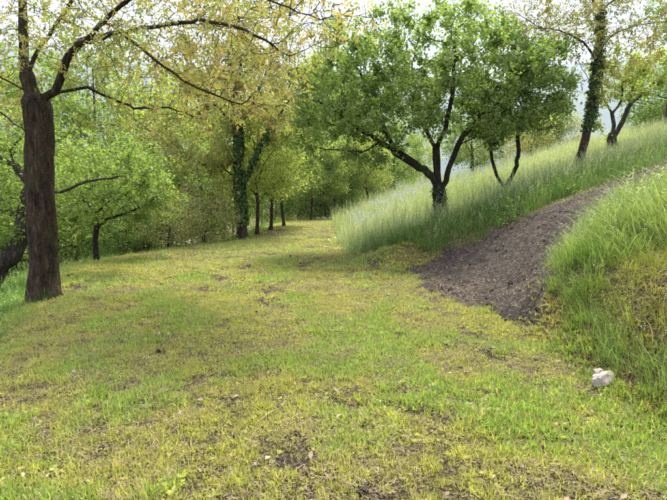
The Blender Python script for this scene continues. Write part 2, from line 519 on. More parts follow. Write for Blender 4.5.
def leaves(P, D, Nn, Ln, Wd, rnd, fold=.18, name="crown", mat=None):
    S = nrm(np.cross(D, Nn)); U = np.cross(S, D)
    Ln = Ln[:, None]; Wd = Wd[:, None]
    m = P + D * Ln * .45
    V = np.stack([P, m + S * Wd * .5 + U * Wd * fold, P + D * Ln - U * Ln * .12, m - S * Wd * .5 + U * Wd * fold], 1)
    n = len(P); b = np.arange(n)[:, None] * 4
    tr = np.concatenate([b + np.array([[0, 1, 2]]), b + np.array([[0, 2, 3]])], 0)
    return mesh_from(name, V.reshape(-1, 3), tris=tr, mat=mat, rnd=np.repeat(rnd, 4))

def crown_simple(pos, rad, cand, n, size, rng, spread, name, mat, droop=.3):
    wt = rng.gamma(.8, 1, len(cand)) + .05
    k = rng.choice(cand, n, p=wt / wt.sum())
    P = pos[k] + rng.normal(0, spread, (n, 3)) * rng.uniform(.4, 1.2, (n, 1))
    D = nrm(rng.normal(0, 1, (n, 3)) + np.array([0, 0, -droop]))
    Nn = nrm(rng.normal(0, .55, (n, 3)) + np.array([0, 0, 1.]))
    Ln = size * rng.uniform(.45, 1.45, n)
    cl = vnoise(P[:, 0] * 1.7 + P[:, 2], P[:, 1] * 1.7 - P[:, 2] * .6, 3)
    r = np.clip(.55 * cl + .45 * rng.random(n) + rng.normal(0, .08, n), 0, 1)
    return leaves(P, D, Nn, Ln, Ln * rng.uniform(.5, .75, n), r, name=name, mat=mat)

def crown_compound(pos, rad, par, cand, n, size, rng, name, mat, spread=.05):
    k = rng.choice(cand, n)
    P = pos[k] + rng.normal(0, spread, (n, 3))
    ax = nrm(pos[k] - pos[np.maximum(par[k], 0)] + 1e-6)
    D = nrm(ax * .5 + rng.normal(0, .75, (n, 3)) + np.array([0, 0, -.15]))
    Nn = nrm(rng.normal(0, .4, (n, 3)) + np.array([0, 0, 1.]))
    S = nrm(np.cross(D, Nn))
    Lc = size * rng.uniform(.6, 1.3, n)
    r0 = rng.random(n)
    cl = vnoise(P[:, 0] * 1.1, P[:, 1] * 1.1 + P[:, 2], 9)
    r0 = np.clip(.5 * r0 + .5 * cl, 0, 1)
    Ps, Ds, Ns, Ls, Rs = [], [], [], [], []
    for t, sgn, f in ((.25, 1, .36), (.25, -1, .36), (.5, 1, .46), (.5, -1, .46), (.78, 1, .5), (.78, -1, .5), (.95, 0, .62)):
        p = P + D * (Lc * t)[:, None] - np.array([0, 0, 1]) * (Lc * .25 * t * t)[:, None]
        d = nrm(D * (.55 if sgn else 1) + S * sgn + rng.normal(0, .15, (n, 3)) - np.array([0, 0, .3]))
        Ps.append(p); Ds.append(d); Ns.append(nrm(Nn + rng.normal(0, .25, (n, 3)))); Ls.append(Lc * f * rng.uniform(.8, 1.15, n)); Rs.append(np.clip(r0 + rng.normal(0, .07, n), 0, 1))
    P, D, Nn, Ln, R = [np.concatenate(q) for q in (Ps, Ds, Ns, Ls, Rs)]
    return leaves(P, D, Nn, Ln, Ln * .48, R, name=name, mat=mat)

def ellipsoid(c, r, n, rng, hollow=.35):
    d = nrm(rng.normal(0, 1, (n, 3)))
    t = (hollow ** 3 + (1 - hollow ** 3) * rng.random(n)) ** (1 / 3)
    return np.array(c) + d * t[:, None] * np.array(r)

def ivy_on(pos, rad, zmin, zmax, rmin, n, rng, mat, size=.09, name="ivy"):
    c = np.where((pos[:, 2] > zmin) & (pos[:, 2] < zmax) & (rad > rmin))[0]
    k = rng.choice(c, n, p=rad[c] / rad[c].sum())
    th = rng.uniform(0, 2 * math.pi, n)
    out = np.stack([np.cos(th), np.sin(th), rng.normal(0, .15, n)], -1)
    P = pos[k] + out * (rad[k] * rng.uniform(.95, 1.1, n) + .012 + np.abs(rng.normal(0, .022, n)))[:, None] + np.stack([np.zeros(n), np.zeros(n), rng.uniform(-.1, .1, n)], -1)
    D = nrm(out * .35 + np.array([0, 0, -1]) + rng.normal(0, .45, (n, 3)))
    Ln = size * rng.uniform(.6, 1.3, n)
    return leaves(P, D, nrm(out + rng.normal(0, .3, (n, 3))), Ln, Ln * .9, rng.random(n), fold=.08, name=name, mat=mat)

def build_tree(name, label, base, polys, env, R, bark, leafkind, n_leaf, size, seed, step=.16, di=1.6, dk=.3, iters=70, r0=.0035,
               spread=.1, ivy=None, limb=1.0, clump=1.0, group="orchard trees", twig=.014, droop=.3, wob=.18, cat="tree"):
    rng = np.random.default_rng(seed)
    base = np.array(base, float)
    pol = [[np.array(p, float) - base for p in poly] for poly in polys]
    first = pol[0][0].copy(); first[2] -= .35
    pol[0] = [first] + pol[0]
    A = np.concatenate([ellipsoid(np.array(c) - base, r, n, rng) for c, r, n in env])
    A = A[A[:, 2] > .25]
    pos, par, ns = grow(pol, A, step, di, dk, iters, rng, wob)
    rad = radii(par, r0, R)
    n0 = len(resample(pol[0], step))
    rad[n0:] = np.maximum(rad[n0:] * limb, r0)
    root = bpy.data.objects.new(name, None); root.empty_display_size = .3; root.location = base; COL.objects.link(root)
    tag(root, label, cat, group)
    link("trunk", tube_mesh(pos, par, rad, 0.0, rng, mats=bark), root)
    cand = np.where((rad < twig) & (np.arange(len(pos)) >= 3))[0]
    if clump < 1: cand = cand[vnoise(cand * .35, cand * 0, seed) < np.quantile(vnoise(cand * .35, cand * 0, seed), clump)]
    if leafkind[0] == 'c':
        me = crown_compound(pos, rad, par, cand, n_leaf, size, rng, "crown", M[leafkind[1]], spread)
    else:
        me = crown_simple(pos, rad, cand, n_leaf, size, rng, spread, "crown", M[leafkind[1]], droop)
    link("crown", me, root)
    if ivy:
        link("ivy", ivy_on(pos, rad, ivy[0], ivy[1], ivy[2], ivy[3], rng, M['leaf_ivy'], ivy[4] if len(ivy) > 4 else .09), root)
    print(name, len(pos), "nodes", n_leaf)
    return root

def PXS(lst):      # [(u, v, depth)] -> points
    return [px(*q) for q in lst]
def E(u, v, d, ru, rv, rd, n):       # ellipsoid seen at pixel (u, v), distance d, radii in pixels and metres
    return (px(u, v, d), (ru * d / F, rd, rv * d / F), n)

# 1 walnut in the left foreground
b = gpx(45, 299)
D0 = b.y
build_tree("walnut_tree", "big walnut with thick brown trunk in the left foreground, yellow and orange young leaves", b,
  [[b, px(43, 255, D0), px(41, 200, D0), px(39, 150, D0), px(37, 110, D0), px(30, 85, D0), px(24, 60, D0 + .05), px(23, 20, D0 + .1), px(21, -40, D0 + .2), px(18, -110, D0 + .3)],
   [px(39, 100, D0), px(55, 92, D0 - .05), px(69, 54, D0 - .25), px(80, 42, D0 - .4), px(120, 33, D0 - .8), px(156, 26, D0 - 1.1), px(200, 20, D0 - 1.3), px(245, 28, D0 - 1.5), px(290, 55, D0 - 1.6)],
   [px(28, 72, D0), px(40, 48, D0 + .1), px(60, 18, D0 + .3), px(78, -8, D0 + .5), px(120, -50, D0 + .6), px(180, -80, D0 + .7)],
   [px(40, 102, D0), px(60, 92, D0 + .2), px(87, 87, D0 + .5), px(105, 96, D0 + .7), px(135, 108, D0 + 1.0), px(170, 108, D0 + 1.3), px(205, 120, D0 + 1.5)],
   [px(39, 148, D0), px(62, 139, D0 + .2), px(81, 126, D0 + .5), px(97, 123, D0 + .8)],
   [px(38, 142, D0), px(22, 128, D0 - .1), px(0, 112, D0 - .3), px(-40, 90, D0 - .6)],
   [px(32, 95, D0), px(10, 82, D0 - .2), px(-30, 60, D0 - .5)],
   [px(85, 42, D0 - .45), px(110, 15, D0 - .7), px(150, -20, D0 - 1.2), px(200, -25, D0 - 1.8), px(270, 0, D0 - 2.2), px(320, 20, D0 - 2.3)],
   [px(120, 33, D0 - .8), px(150, 55, D0 - .9), px(190, 85, D0 - 1.0), px(240, 105, D0 - .9)]],
  [E(160, 30, D0 - .4, 150, 55, 1.9, 900), E(60, 20, D0 + .3, 110, 70, 1.8, 360), E(250, 25, D0 - 1.2, 100, 50, 1.5, 600), E(180, 85, D0 + .6, 95, 45, 1.3, 380), E(260, 90, D0 - .6, 60, 40, 1.0, 160),
   E(120, -90, D0, 230, 90, 2.6, 420), E(-40, 60, D0, 70, 70, 1.5, 160), E(325, 15, D0 - 2, 55, 26, .7, 70), E(95, 120, D0 + .6, 30, 14, .5, 26)],
  .205, M['bark_walnut'], ('c', 'leaf_walnut'), 4600, .13, 11, step=.13, di=1.5, dk=.19, iters=100, twig=.0105, spread=.08, r0=.0045, limb=.42)

# 2 gnarled old tree just behind it
bg = px(-25, 268, 9.6); bg.z = float(T(bg.x, bg.y))
build_tree("gnarled_tree", "gnarled grey old tree with a bent low trunk, half hidden behind the foreground walnut", bg,
  [[bg, px(0, 263, 9.5), px(12, 255, 9.5), px(22, 236, 9.5), px(27, 208, 9.5), px(30, 185, 9.6), px(15, 166, 9.7), px(0, 157, 9.8), px(-20, 120, 10)],
   [px(28, 200, 9.5), px(10, 198, 9.2), px(-15, 205, 9.0)],
   [px(30, 190, 9.6), px(60, 193, 9.9), px(87, 181, 10.2), px(112, 178, 10.6), px(140, 172, 11)],
   [px(14, 166, 9.7), px(10, 150, 9.8), px(20, 138, 10), px(30, 120, 10.3)],
   [px(10, 255, 9.5), px(-10, 240, 9.3), px(-40, 200, 9.3)]],
  [E(20, 150, 10.2, 90, 45, 1.6, 380), E(110, 170, 10.8, 65, 32, 1.0, 260), E(5, 215, 9.6, 50, 40, 1.0, 170)],
  .17, M['bark_grey'], ('s', 'leaf_fresh'), 11000, .068, 12, twig=.012, spread=.10, limb=.5, clump=.7)

# 3 little forked tree on the left verge
bs = px(96, 246, 12.6); bs.z = float(T(bs.x, bs.y)) if float(T(bs.x, bs.y)) < bs.z else bs.z
bs.z = float(T(bs.x, bs.y))
build_tree("young_tree", "small forked tree with fresh green leaves on the verge right of the foreground walnut", bs,
  [[bs, px(95, 240, 12.6), px(97, 222, 12.6), px(96, 213, 12.6), px(108, 203, 12.6), px(118, 190, 12.7)],
   [px(97, 228, 12.6), px(108, 219, 12.5), px(122, 214, 12.4), px(140, 208, 12.3), px(155, 198, 12.3)],
   [px(96, 213, 12.6), px(84, 200, 12.8), px(78, 185, 13)]],
  [E(115, 185, 12.8, 62, 34, 1.4, 420), E(150, 205, 12.8, 40, 22, 1.0, 170), E(80, 200, 12.8, 26, 24, .8, 120)],
  .065, M['bark_dark'], ('s', 'leaf_fresh'), 11000, .068, 13, dk=.24, twig=.010, spread=.11, clump=.7, group="trees along the left verge")

# 4 ivy-clad tree
bi = gpx(243, 238); DI = bi.y
build_tree("ivy_tree", "tall tree with its forked trunk wrapped in dark ivy, standing left of the grass track", bi,
  [[bi, px(242, 215, DI), px(240, 190, DI), px(238, 160, DI), px(239, 130, DI), px(236, 100, DI), px(240, 60, DI), px(238, 10, DI)],
   [px(241, 190, DI), px(250, 168, DI - .2), px(258, 150, DI - .3), px(275, 122, DI - .5), px(292, 95, DI - .6)],
   [px(241, 222, DI), px(228, 218, DI - .4), px(215, 210, DI - .7), px(203, 213, DI - .9), px(188, 200, DI - 1.2)],
   [px(240, 180, DI), px(222, 168, DI + .2), px(200, 165, DI + .4), px(180, 150, DI + .4)],
   [px(239, 130, DI), px(215, 105, DI), px(195, 80, DI)]],
  [E(235, 70, DI, 75, 60, 2.4, 650), E(280, 100, DI, 50, 45, 2.0, 300), E(195, 140, DI, 45, 40, 1.8, 280), E(200, 195, DI - 1, 34, 22, 1.0, 130), E(240, -10, DI, 80, 50, 2.6, 240)],
  .175, M['bark_brown'], ('s', 'leaf_walnut'), 24000, .12, 14, step=.22, di=2.2, dk=.42, twig=.014, spread=.17, ivy=(.6, 5.6, .05, 3800, .11), group="trees along the left verge")

# 5 dark spreading green tree on the bank, its neighbours up the slope
bm = px(441, 219, 12.4); bm.z = float(T(bm.x, bm.y))
gm = gpx(441, 219)
print("main tree", bm, gm)
bm = gm; DM = bm.y
build_tree("spreading_tree", "spreading dark-trunked green tree on the grassy bank in the middle of the picture", bm,
  [[bm, px(440, 200, DM), px(438, 187, DM), px(437, 172, DM), px(436, 148, DM), px(428, 134, DM + .1), px(418, 105, DM + .2), px(412, 70, DM + .3)],
   [px(439, 190, DM), px(433, 177, DM), px(415, 164, DM - .1), px(396, 152, DM - .2), px(380, 142, DM - .3), px(355, 125, DM - .4), px(332, 125, DM - .6)],
   [px(440, 192, DM), px(448, 174, DM - .1), px(456, 148, DM - .2), px(464, 134, DM - .3), px(480, 118, DM - .4), px(500, 102, DM - .5), px(520, 70, DM - .6)],
   [px(396, 152, DM - .2), px(385, 130, DM + .1), px(370, 105, DM + .4), px(360, 70, DM + .6)],
   [px(436, 148, DM), px(446, 128, DM - .6), px(452, 95, DM - 1.0), px(455, 50, DM - 1.2)],
   [px(456, 146, DM - .2), px(475, 137, DM - .6), px(495, 138, DM - .9)],
   [px(380, 142, DM - .3), px(362, 152, DM - .4), px(340, 150, DM - .7), px(318, 148, DM - .9)], [px(355, 125, DM - .4), px(330, 105, DM - .4), px(312, 100, DM - .5)],
   [px(436, 150, DM), px(420, 120, DM + .9), px(410, 90, DM + 1.6)]],
  [E(432, 62, DM, 108, 52, 2.6, 1100), E(362, 92, DM - .2, 68, 50, 1.9, 640), E(500, 82, DM - .3, 68, 50, 1.9, 540), E(328, 122, DM - .6, 40, 48, 1.4, 460), E(345, 75, DM, 45, 40, 1.4, 240), E(302, 108, DM - .8, 16, 12, .6, 40), E(316, 168, DM - .7, 22, 14, .7, 60), E(560, 100, DM - .4, 20, 16, .7, 50), E(550, 48, DM, 22, 14, .8, 50), E(335, 28, DM, 22, 14, .8, 50), E(470, 8, DM, 26, 14, .8, 60), E(390, 10, DM + .3, 22, 14, .8, 50), E(365, 160, DM - .6, 22, 10, .6, 40), E(390, 120, DM - .9, 50, 28, .8, 160), E(490, 118, DM - .6, 50, 24, 1.0, 160)],
  .185, M['bark_dark'], ('s', 'leaf_green'), 52000, .092, 15, step=.18, di=2.0, dk=.27, iters=110, twig=.011, spread=.115, clump=.72, group="trees on the grassy slope", ivy=(.0, .9, .1, 260, .05))

b2 = gpx(505, 194); D2 = b2.y
build_tree("forked_tree", "slim tree forking low into two curved stems, right of the spreading tree", b2,
  [[b2, px(505, 189, D2), px(497, 176, D2), px(492, 160, D2), px(490, 142, D2), px(497, 126, D2), px(505, 105, D2)],
   [px(505, 188, D2), px(513, 176, D2), px(518, 155, D2), px(518, 132, D2), px(524, 112, D2), px(530, 80, D2)],
   [px(490, 145, D2), px(480, 135, D2 - .1), px(470, 138, D2 - .2)]],
  [E(515, 85, D2, 50, 42, 1.5, 380), E(488, 125, D2, 26, 18, .8, 110), E(545, 110, D2, 26, 24, .8, 110)],
  .085, M['bark_dark'], ('s', 'leaf_green'), 8500, .088, 16, twig=.010, spread=.12, group="trees on the grassy slope")

b3 = gpx(578, 167); D3 = b3.y
build_tree("leaning_walnut_tree", "leaning walnut with ivy up its trunk and yellow-bronze leaves, near the top right", b3,
  [[b3, px(584, 145, D3), px(589, 122, D3), px(593, 98, D3), px(597, 70, D3), px(600, 35, D3), px(602, -10, D3), px(604, -60, D3)],
   [px(598, 62, D3), px(583, 42, D3 - .3), px(560, 30, D3 - .6), px(538, 27, D3 - .8), px(515, 12, D3 - 1)],
   [px(599, 50, D3), px(615, 33, D3 - .3), px(640, 24, D3 - .5), px(667, 22, D3 - .6)],
   [px(595, 85, D3), px(582, 70, D3 + .2), px(575, 50, D3 + .3)],
   [px(598, 60, D3), px(610, 70, D3 - .6), px(616, 85, D3 - .8)],
   [px(601, 10, D3), px(575, -20, D3), px(540, -40, D3)], [px(601, 10, D3), px(640, -20, D3), px(680, -30, D3)]],
  [E(590, 12, D3 - .3, 95, 36, 1.9, 520), E(630, 40, D3 - .5, 55, 28, 1.4, 180), E(545, 30, D3 - .6, 45, 24, 1.0, 150), E(600, -50, D3, 110, 45, 2.4, 260), E(605, 80, D3 - .5, 26, 22, .8, 50)],
  .115, M['bark_brown'], ('c', 'leaf_walnut'), 3000, .18, 17, step=.16, di=1.7, dk=.30, twig=.012, spread=.08, limb=.6, r0=.005, ivy=(1.1, 4.6, .07, 1100, .085), group="trees on the grassy slope")

b4 = gpx(613, 149); D4 = b4.y
build_tree("many_stemmed_tree", "small bare-looking tree with several crooked stems, right of the leaning ivy-clad walnut", b4,
  [[b4, px(612, 140, D4), px(614, 125, D4), px(612, 113, D4), px(604, 100, D4), px(600, 80, D4)],
   [px(612, 145, D4), px(602, 133, D4), px(597, 120, D4), px(595, 108, D4)],
   [px(615, 136, D4), px(624, 118, D4), px(630, 105, D4), px(642, 94, D4), px(655, 82, D4), px(670, 70, D4)],
   [px(613, 113, D4), px(622, 100, D4 + .2), px(622, 80, D4 + .3)],
   [px(630, 105, D4), px(632, 90, D4), px(640, 70, D4)]],
  [E(612, 75, D4, 26, 32, 1.0, 130), E(645, 70, D4, 30, 26, 1.0, 150), E(598, 100, D4, 14, 14, .6, 30)],
  .14, M['bark_grey'], ('s', 'leaf_yellow'), 3600, .10, 18, twig=.012, spread=.10, group="trees on the grassy slope")

b5 = gpx(668, 126); b5 = px(669, 128, b4.y + 3); b5.z = float(T(b5.x, b5.y))
build_tree("edge_tree", "brown trunk cut by the right edge of the picture, above the slope", b5,
  [[b5, b5 + Vector((.05, 0, 1.2)), b5 + Vector((.2, .1, 2.6)), b5 + Vector((.2, .2, 4.4))],
   [b5 + Vector((.15, 0, 2.2)), b5 + Vector((1.0, .1, 3.4)), b5 + Vector((1.6, .1, 4.4))]],
  [(b5 + Vector((.9, 0, 4.4)), (2.0, 2.0, 1.4), 300)],
  .17, M['bark_brown'], ('s', 'leaf_green'), 9000, .10, 19, step=.2, di=2, dk=.36, spread=.14, group="trees on the grassy slope")

# ------------------------------------------------------------------ background trees: three kinds, copied one by one
def proto(name, H, R, seed, leaf, bark, n, size, low=.3, stems=1, rtrunk=.16):
    rng = np.random.default_rng(seed)
    polys = []
    top = [np.array([0, 0, 0.]), np.array([.05, .03, H * .2]), np.array([rng.normal(0, .15), rng.normal(0, .15), H * .45]), np.array([rng.normal(0, .2), rng.normal(0, .2), H * .8])]
    polys.append(top)
    for k in range(5):
        a = k * 2.4 + rng.random(); z0 = H * (low * .7 + .08 * k)
        polys.append([np.array([0, 0, z0]), np.array([math.cos(a) * R * .35, math.sin(a) * R * .35, z0 + H * .12]), np.array([math.cos(a) * R * .75, math.sin(a) * R * .75, z0 + H * .2])])
    if stems > 1:
        polys.append([np.array([.0, 0, .1]), np.array([.3, .1, H * .15]), np.array([.5, .25, H * .4])])
    env = [((0, 0, H * (.5 + low * .5)), (R, R, H * (.5 - low * .5)), 520), ((R * .4, 0, H * (low + .1)), (R * .6, R * .7, H * .14), 130), ((-R * .4, .2, H * (low + .12)), (R * .6, R * .7, H * .14), 130)]
    rt = build_tree(name, "x", (0, 0, 0), polys, env, rtrunk, M[bark], ('s', leaf), n, size, seed, step=.26, di=2.6, dk=.5, spread=.24, twig=.016, r0=.005)
    return rt

PROTO = {
 'a': proto("background_tree", 7.5, 2.8, 31, 'leaf_yellow', 'bark_brown', 12000, .13, .29, rtrunk=.095),
 'b': proto("background_tree", 8.5, 3.2, 32, 'leaf_fresh', 'bark_brown', 13000, .13, .29, rtrunk=.10),
 'c': proto("bushy_tree", 4.6, 2.5, 33, 'leaf_fresh', 'bark_dark', 10000, .115, .14, 2, .12),
 'd': proto("shrub", 2.6, 1.7, 34, 'leaf_olive', 'bark_grey', 6500, .08, .06, 2, .06),
 'e': proto("dark_shrub", 3.2, 2.0, 35, 'leaf_green', 'bark_dark', 13000, .10, .06, 2, .07),
}
used_proto = set()
def place(kind, x, y, s, rz, label, group, z=None, sz=1.0, cat="tree"):
    src = PROTO[kind]
    kids = [c for c in src.children]
    if kind not in used_proto:
        o = src; used_proto.add(kind)
    else:
        o = src.copy(); COL.objects.link(o)
        for c in kids:
            d = c.copy(); COL.objects.link(d); d.parent = o
    o.location = (x, y, float(T(x, y)) if z is None else z)
    o.rotation_euler = (.07 * math.sin(x * 7.3 + y), .08 * math.sin(x * 3.1 + y * 5.7), rz); o.scale = (s, s, s * sz)
    tag(o, label, cat, group)
    return o

def at(u, d):     # ground position in the direction of picture column u, distance d
    return (u - CX) / F * d, d

G1 = "trees along the end of the grass track"
row = [('a', 257, 20.5, .78, "dark thin trunk just right of the ivy-clad tree, first of the row beside the track"),
       ('a', 271, 23.5, .8, "second slim tree of the row beside the grass track, right of the ivy-clad tree"),
       ('a', 284, 26.0, .8, "third slim tree of the row beside the grass track, yellow-green crown"),
       ('b', 311, 34.5, .8, "straight dark trunk where the grass track ends, left of the pale stones"),
       ('a', 326, 36.5, .8, "thin dark trunk at the end of the track, rising behind the pale stones"),
       ('b', 334, 38.5, .8, "dark trunk at the track's end, just right of the pale stones"),
       ('a', 343, 42.0, .95, "slim trunk seen over the left tip of the tall-grass slope")]
for k, (kd, u, d, s, lab) in enumerate(row):
    x, y = at(u, d)
    place(kd, x, y, s, k * 1.3 + .4, lab, G1)
G2 = "trees behind the grassy slope"
for k, (kd, u, d, s, lab) in enumerate([('a', 368, 40, .9, "tree behind the slope under the left limb of the spreading tree"),
        ('b', 395, 46, 1.0, "background tree behind the slope, seen left of the spreading tree's trunk")]):
    x, y = at(u, d); place(kd, x, y, s, k * 2 + .2, lab, G2)
G3 = "wood beyond the end of the track"
for k, (kd, u, d, s) in enumerate([('a', 296, 52, 1.2), ('a', 326, 60, 1.2), ('a', 356, 58, 1.2), ('b', 262, 50, 1.2), ('a', 384, 64, 1.3), ('a', 235, 56, 1.3), ('a', 415, 66, 1.3)]):
    x, y = at(u, d); place(kd, x, y, s, k * 1.9, "tree in the hazy yellow-green wood beyond the end of the grass track", G3)
for k, (u, d, s_, lab) in enumerate([(300, 44, 1.1, "green thicket behind the trunks at the end of the track, left part"), (320, 47, 1.1, "green thicket behind the pale stones at the end of the track"),
        (341, 50, 1.2, "green thicket behind the trunks, above the left tip of the slope"), (365, 54, 1.3, "green thicket on the skyline under the spreading tree's left limb"), (276, 40, 1.0, "green thicket between the slim trunks right of the ivy-clad tree"), (392, 56, 1.3, "green thicket on the skyline left of the spreading tree's trunk")]):
    x, y = at(u, d); place('c', x, y, s_, k * 2.1, lab, "thickets beyond the track", cat="thicket")
x, y = at(316, 46); place('b', x, y, 1.9, 2.2, "tall pale green tree beyond the end of the track, left of the spreading tree's crown", G1)
x, y = at(346, 54); place('b', x, y, 2.0, .7, "tall pale green tree rising behind the left side of the spreading tree's crown", G2)
G4 = "trees on the slope falling away to the left"
for k, (kd, u, d, s, lab) in enumerate([
        ('c', 60, 17, 1.25, "bushy pale green tree below the verge, seen just right of the foreground walnut trunk"),
        ('c', 130, 20, 1.3, "bushy fresh green tree below the verge, behind the small forked tree"),
        ('c', 5, 15, 1.3, "bushy green tree at the left edge, behind the gnarled old tree"),
        ('a', 168, 27, 1.5, "yellow-green background tree left of the ivy-clad tree"),
        ('c', 205, 23, 1.1, "low bushy tree under the left branches of the ivy-clad tree"),
        ('b', 108, 30, 1.75, "tall background tree beyond the bushy trees on the left"),
        ('a', 222, 33, 1.6, "yellow-green tree behind the ivy-clad tree"),
        ('b', 5, 28, 1.75, "tall background tree at the far left edge, behind the bushy green ones")]):
    x, y = at(u, d); place(kd, x, y, s, k * 1.7 + 1, lab, G4)
G5 = "shrubs on the far edge of the slope"
for k, (kd, u, d, s, lab) in enumerate([
        ('d', 168, 15.6, .75, "pale olive brushy shrub on the verge, left of the ivy-clad tree"),
        ('d', 205, 17.5, .7, "pale olive shrub at the foot of the ivy-clad tree's drooping branches"),
        ('e', 122, 15.0, .55, "dark green shrub behind the small forked tree")]):
    x, y = at(u, d); place(kd, x, y, s, k * 1.7 + 1, lab, "shrubs on the left verge", cat="shrub")
for k, (u, v, kd, s, lab) in enumerate([
        (528, 136, 'd', .9, "brownish olive shrub on the skyline, between the slim forked tree and the leaning walnut"),
        (556, 134, 'd', .8, "brownish olive shrub on the skyline, left of the leaning walnut's trunk"),
        (660, 122, 'e', 1.3, "dark green bush on the skyline by the right edge"),
        (632, 128, 'c', .4, "light green bush on the skyline behind the many-stemmed tree"),
        (536, 132, 'e', .85, "dark green bush between the two stems' crown and the leaning walnut, beyond the skyline"),
        (490, 150, 'd', 1.0, "olive bush on the skyline behind the slim forked tree"),
        (470, 152, 'c', .8, "green bush on the skyline, right of the spreading tree's trunk")]):
    d = 23 if u == 660 else 30 + 3 * (k % 3)
    x, y = at(u, d); place(kd, x, y, s * d / 26, k * 1.7 + 1, lab, G5, cat="shrub")

# ------------------------------------------------------------------ grass (stuff): tufts scattered with geometry nodes
def tuft(name, nb, h, spread, width, lean, segs, seed, mat, curve=.5, seedheads=0, flat=False, lod=False):
    rng = np.random.default_rng(seed)
    V = []; Fq = []; R = []
    smat = []
    for b_ in range(nb):
        a = rng.uniform(0, 2 * math.pi); rr = spread * math.sqrt(rng.random())
        p0 = np.array([math.cos(a) * rr, math.sin(a) * rr, 0.])
        az = a + rng.normal(0, .9); ln = lean * rng.uniform(.3, 1.6); H = h * rng.uniform(.55, 1.2)
        dh = np.array([math.cos(az), math.sin(az), 0.]); sd_ = np.array([-dh[1], dh[0], 0.])
        tw = rng.normal(0, .6); sd_ = sd_ * math.cos(tw) + dh * math.sin(tw)
        w = width * rng.uniform(.7, 1.3); rv = rng.random() * .88
        i0 = len(V)
        for s in range(segs + 1):
            t = s / segs
            if flat:
                p = p0 + dh * H * (t - .5) + np.array([0, 0, rng.uniform(.002, .022) if s == 0 else 0]) + np.array([0, 0, .012 * math.sin(t * 3)])
                if s: p[2] = V[i0][2] + .01 * math.sin(3 * t) + rng.normal(0, .003)
            else:
                bend = min(ln * (.7 + curve), 1.75); ph = bend * t
                p = p0 + (dh * (1 - math.cos(ph)) + np.array([0, 0, math.sin(ph)])) * (H / max(bend, .05))
            ww = w * (1 - t ** 1.7) if not flat else w
            if s == segs and not flat:
                V.append(p); R.append(rv)
            else:
                V.append(p - sd_ * ww / 2); V.append(p + sd_ * ww / 2); R += [rv, rv]
        for s in range(segs):
            q0 = i0 + s * 2
            if s == segs - 1 and not flat: Fq.append((q0, q0 + 1, q0 + 2)); smat.append(0)
            else: Fq.append((q0, q0 + 1, q0 + 3, q0 + 2)); smat.append(0)
    for b_ in range(seedheads):
        a = rng.uniform(0, 2 * math.pi); rr = spread * math.sqrt(rng.random())
        p0 = np.array([math.cos(a) * rr, math.sin(a) * rr, 0.]); az = rng.uniform(0, 6.28)
        dh = np.array([math.cos(az), math.sin(az), 0.]); H = h * rng.uniform(1.05, 1.45); ln = rng.uniform(.08, .35)
        sd_ = np.array([-dh[1], dh[0], 0.]); i0 = len(V)
        for s in range(2):
            t = s; p = p0 + dh * H * ln * t * t + np.array([0, 0, H * t])
            V.append(p - sd_ * .0018); V.append(p + sd_ * .0018); R += [.7, .7]
        for s in range(1):
            q0 = i0 + s * 2; Fq.append((q0, q0 + 1, q0 + 3, q0 + 2)); smat.append(0)
        tp = p0 + dh * H * ln + np.array([0, 0, H])
        nk = 3 if lod else 6; fat = 1.3 if lod else .9
        for k in range(nk):
            u = k / (nk - 1); c = p0 + dh * H * ln * (1 - .22 * (1 - u)) ** 2 + np.array([0, 0, H * (.8 + .22 * u)])
            d = nrm(rng.normal(0, 1, 3) + np.array([0, 0, .9])) * h * .065 * (1.2 - .6 * u)
            s_ = nrm(np.cross(d, rng.normal(0, 1, 3))) * h * .009 * fat
            i1 = len(V); V += [c, c + d * .5 + s_, c + d, c + d * .5 - s_]; R += [rng.random()] * 4
            Fq.append((i1, i1 + 1, i1 + 2, i1 + 3)); smat.append(1)
    me = mesh_from(name, np.array(V), faces=Fq, rnd=R)
    me.materials.append(mat); me.materials.append(M['seed'])
    me.polygons.foreach_set("material_index", smat)
    return bpy.data.objects.new(name, me)

def weed(name, nl, size, seed, mat, leaf=None):        # rosette of small broad leaves
    rng = np.random.default_rng(seed)
    a = rng.uniform(0, 6.28, nl)
    D = nrm(np.stack([np.cos(a), np.sin(a), rng.uniform(.1, .8, nl)], -1))
    P = D * size * rng.uniform(0, .6 if leaf is None else 1, nl)[:, None]; P[:, 2] = np.abs(P[:, 2]) + .005
    L_ = (leaf or size) * rng.uniform(.5, 1.1, nl)
    me = leaves(P, D, nrm(rng.normal(0, .3, (nl, 3)) + np.array([0, 0, 1])), L_, L_ * rng.uniform(.35, .7, nl), rng.random(nl), name=name, mat=mat)
    return bpy.data.objects.new(name, me)

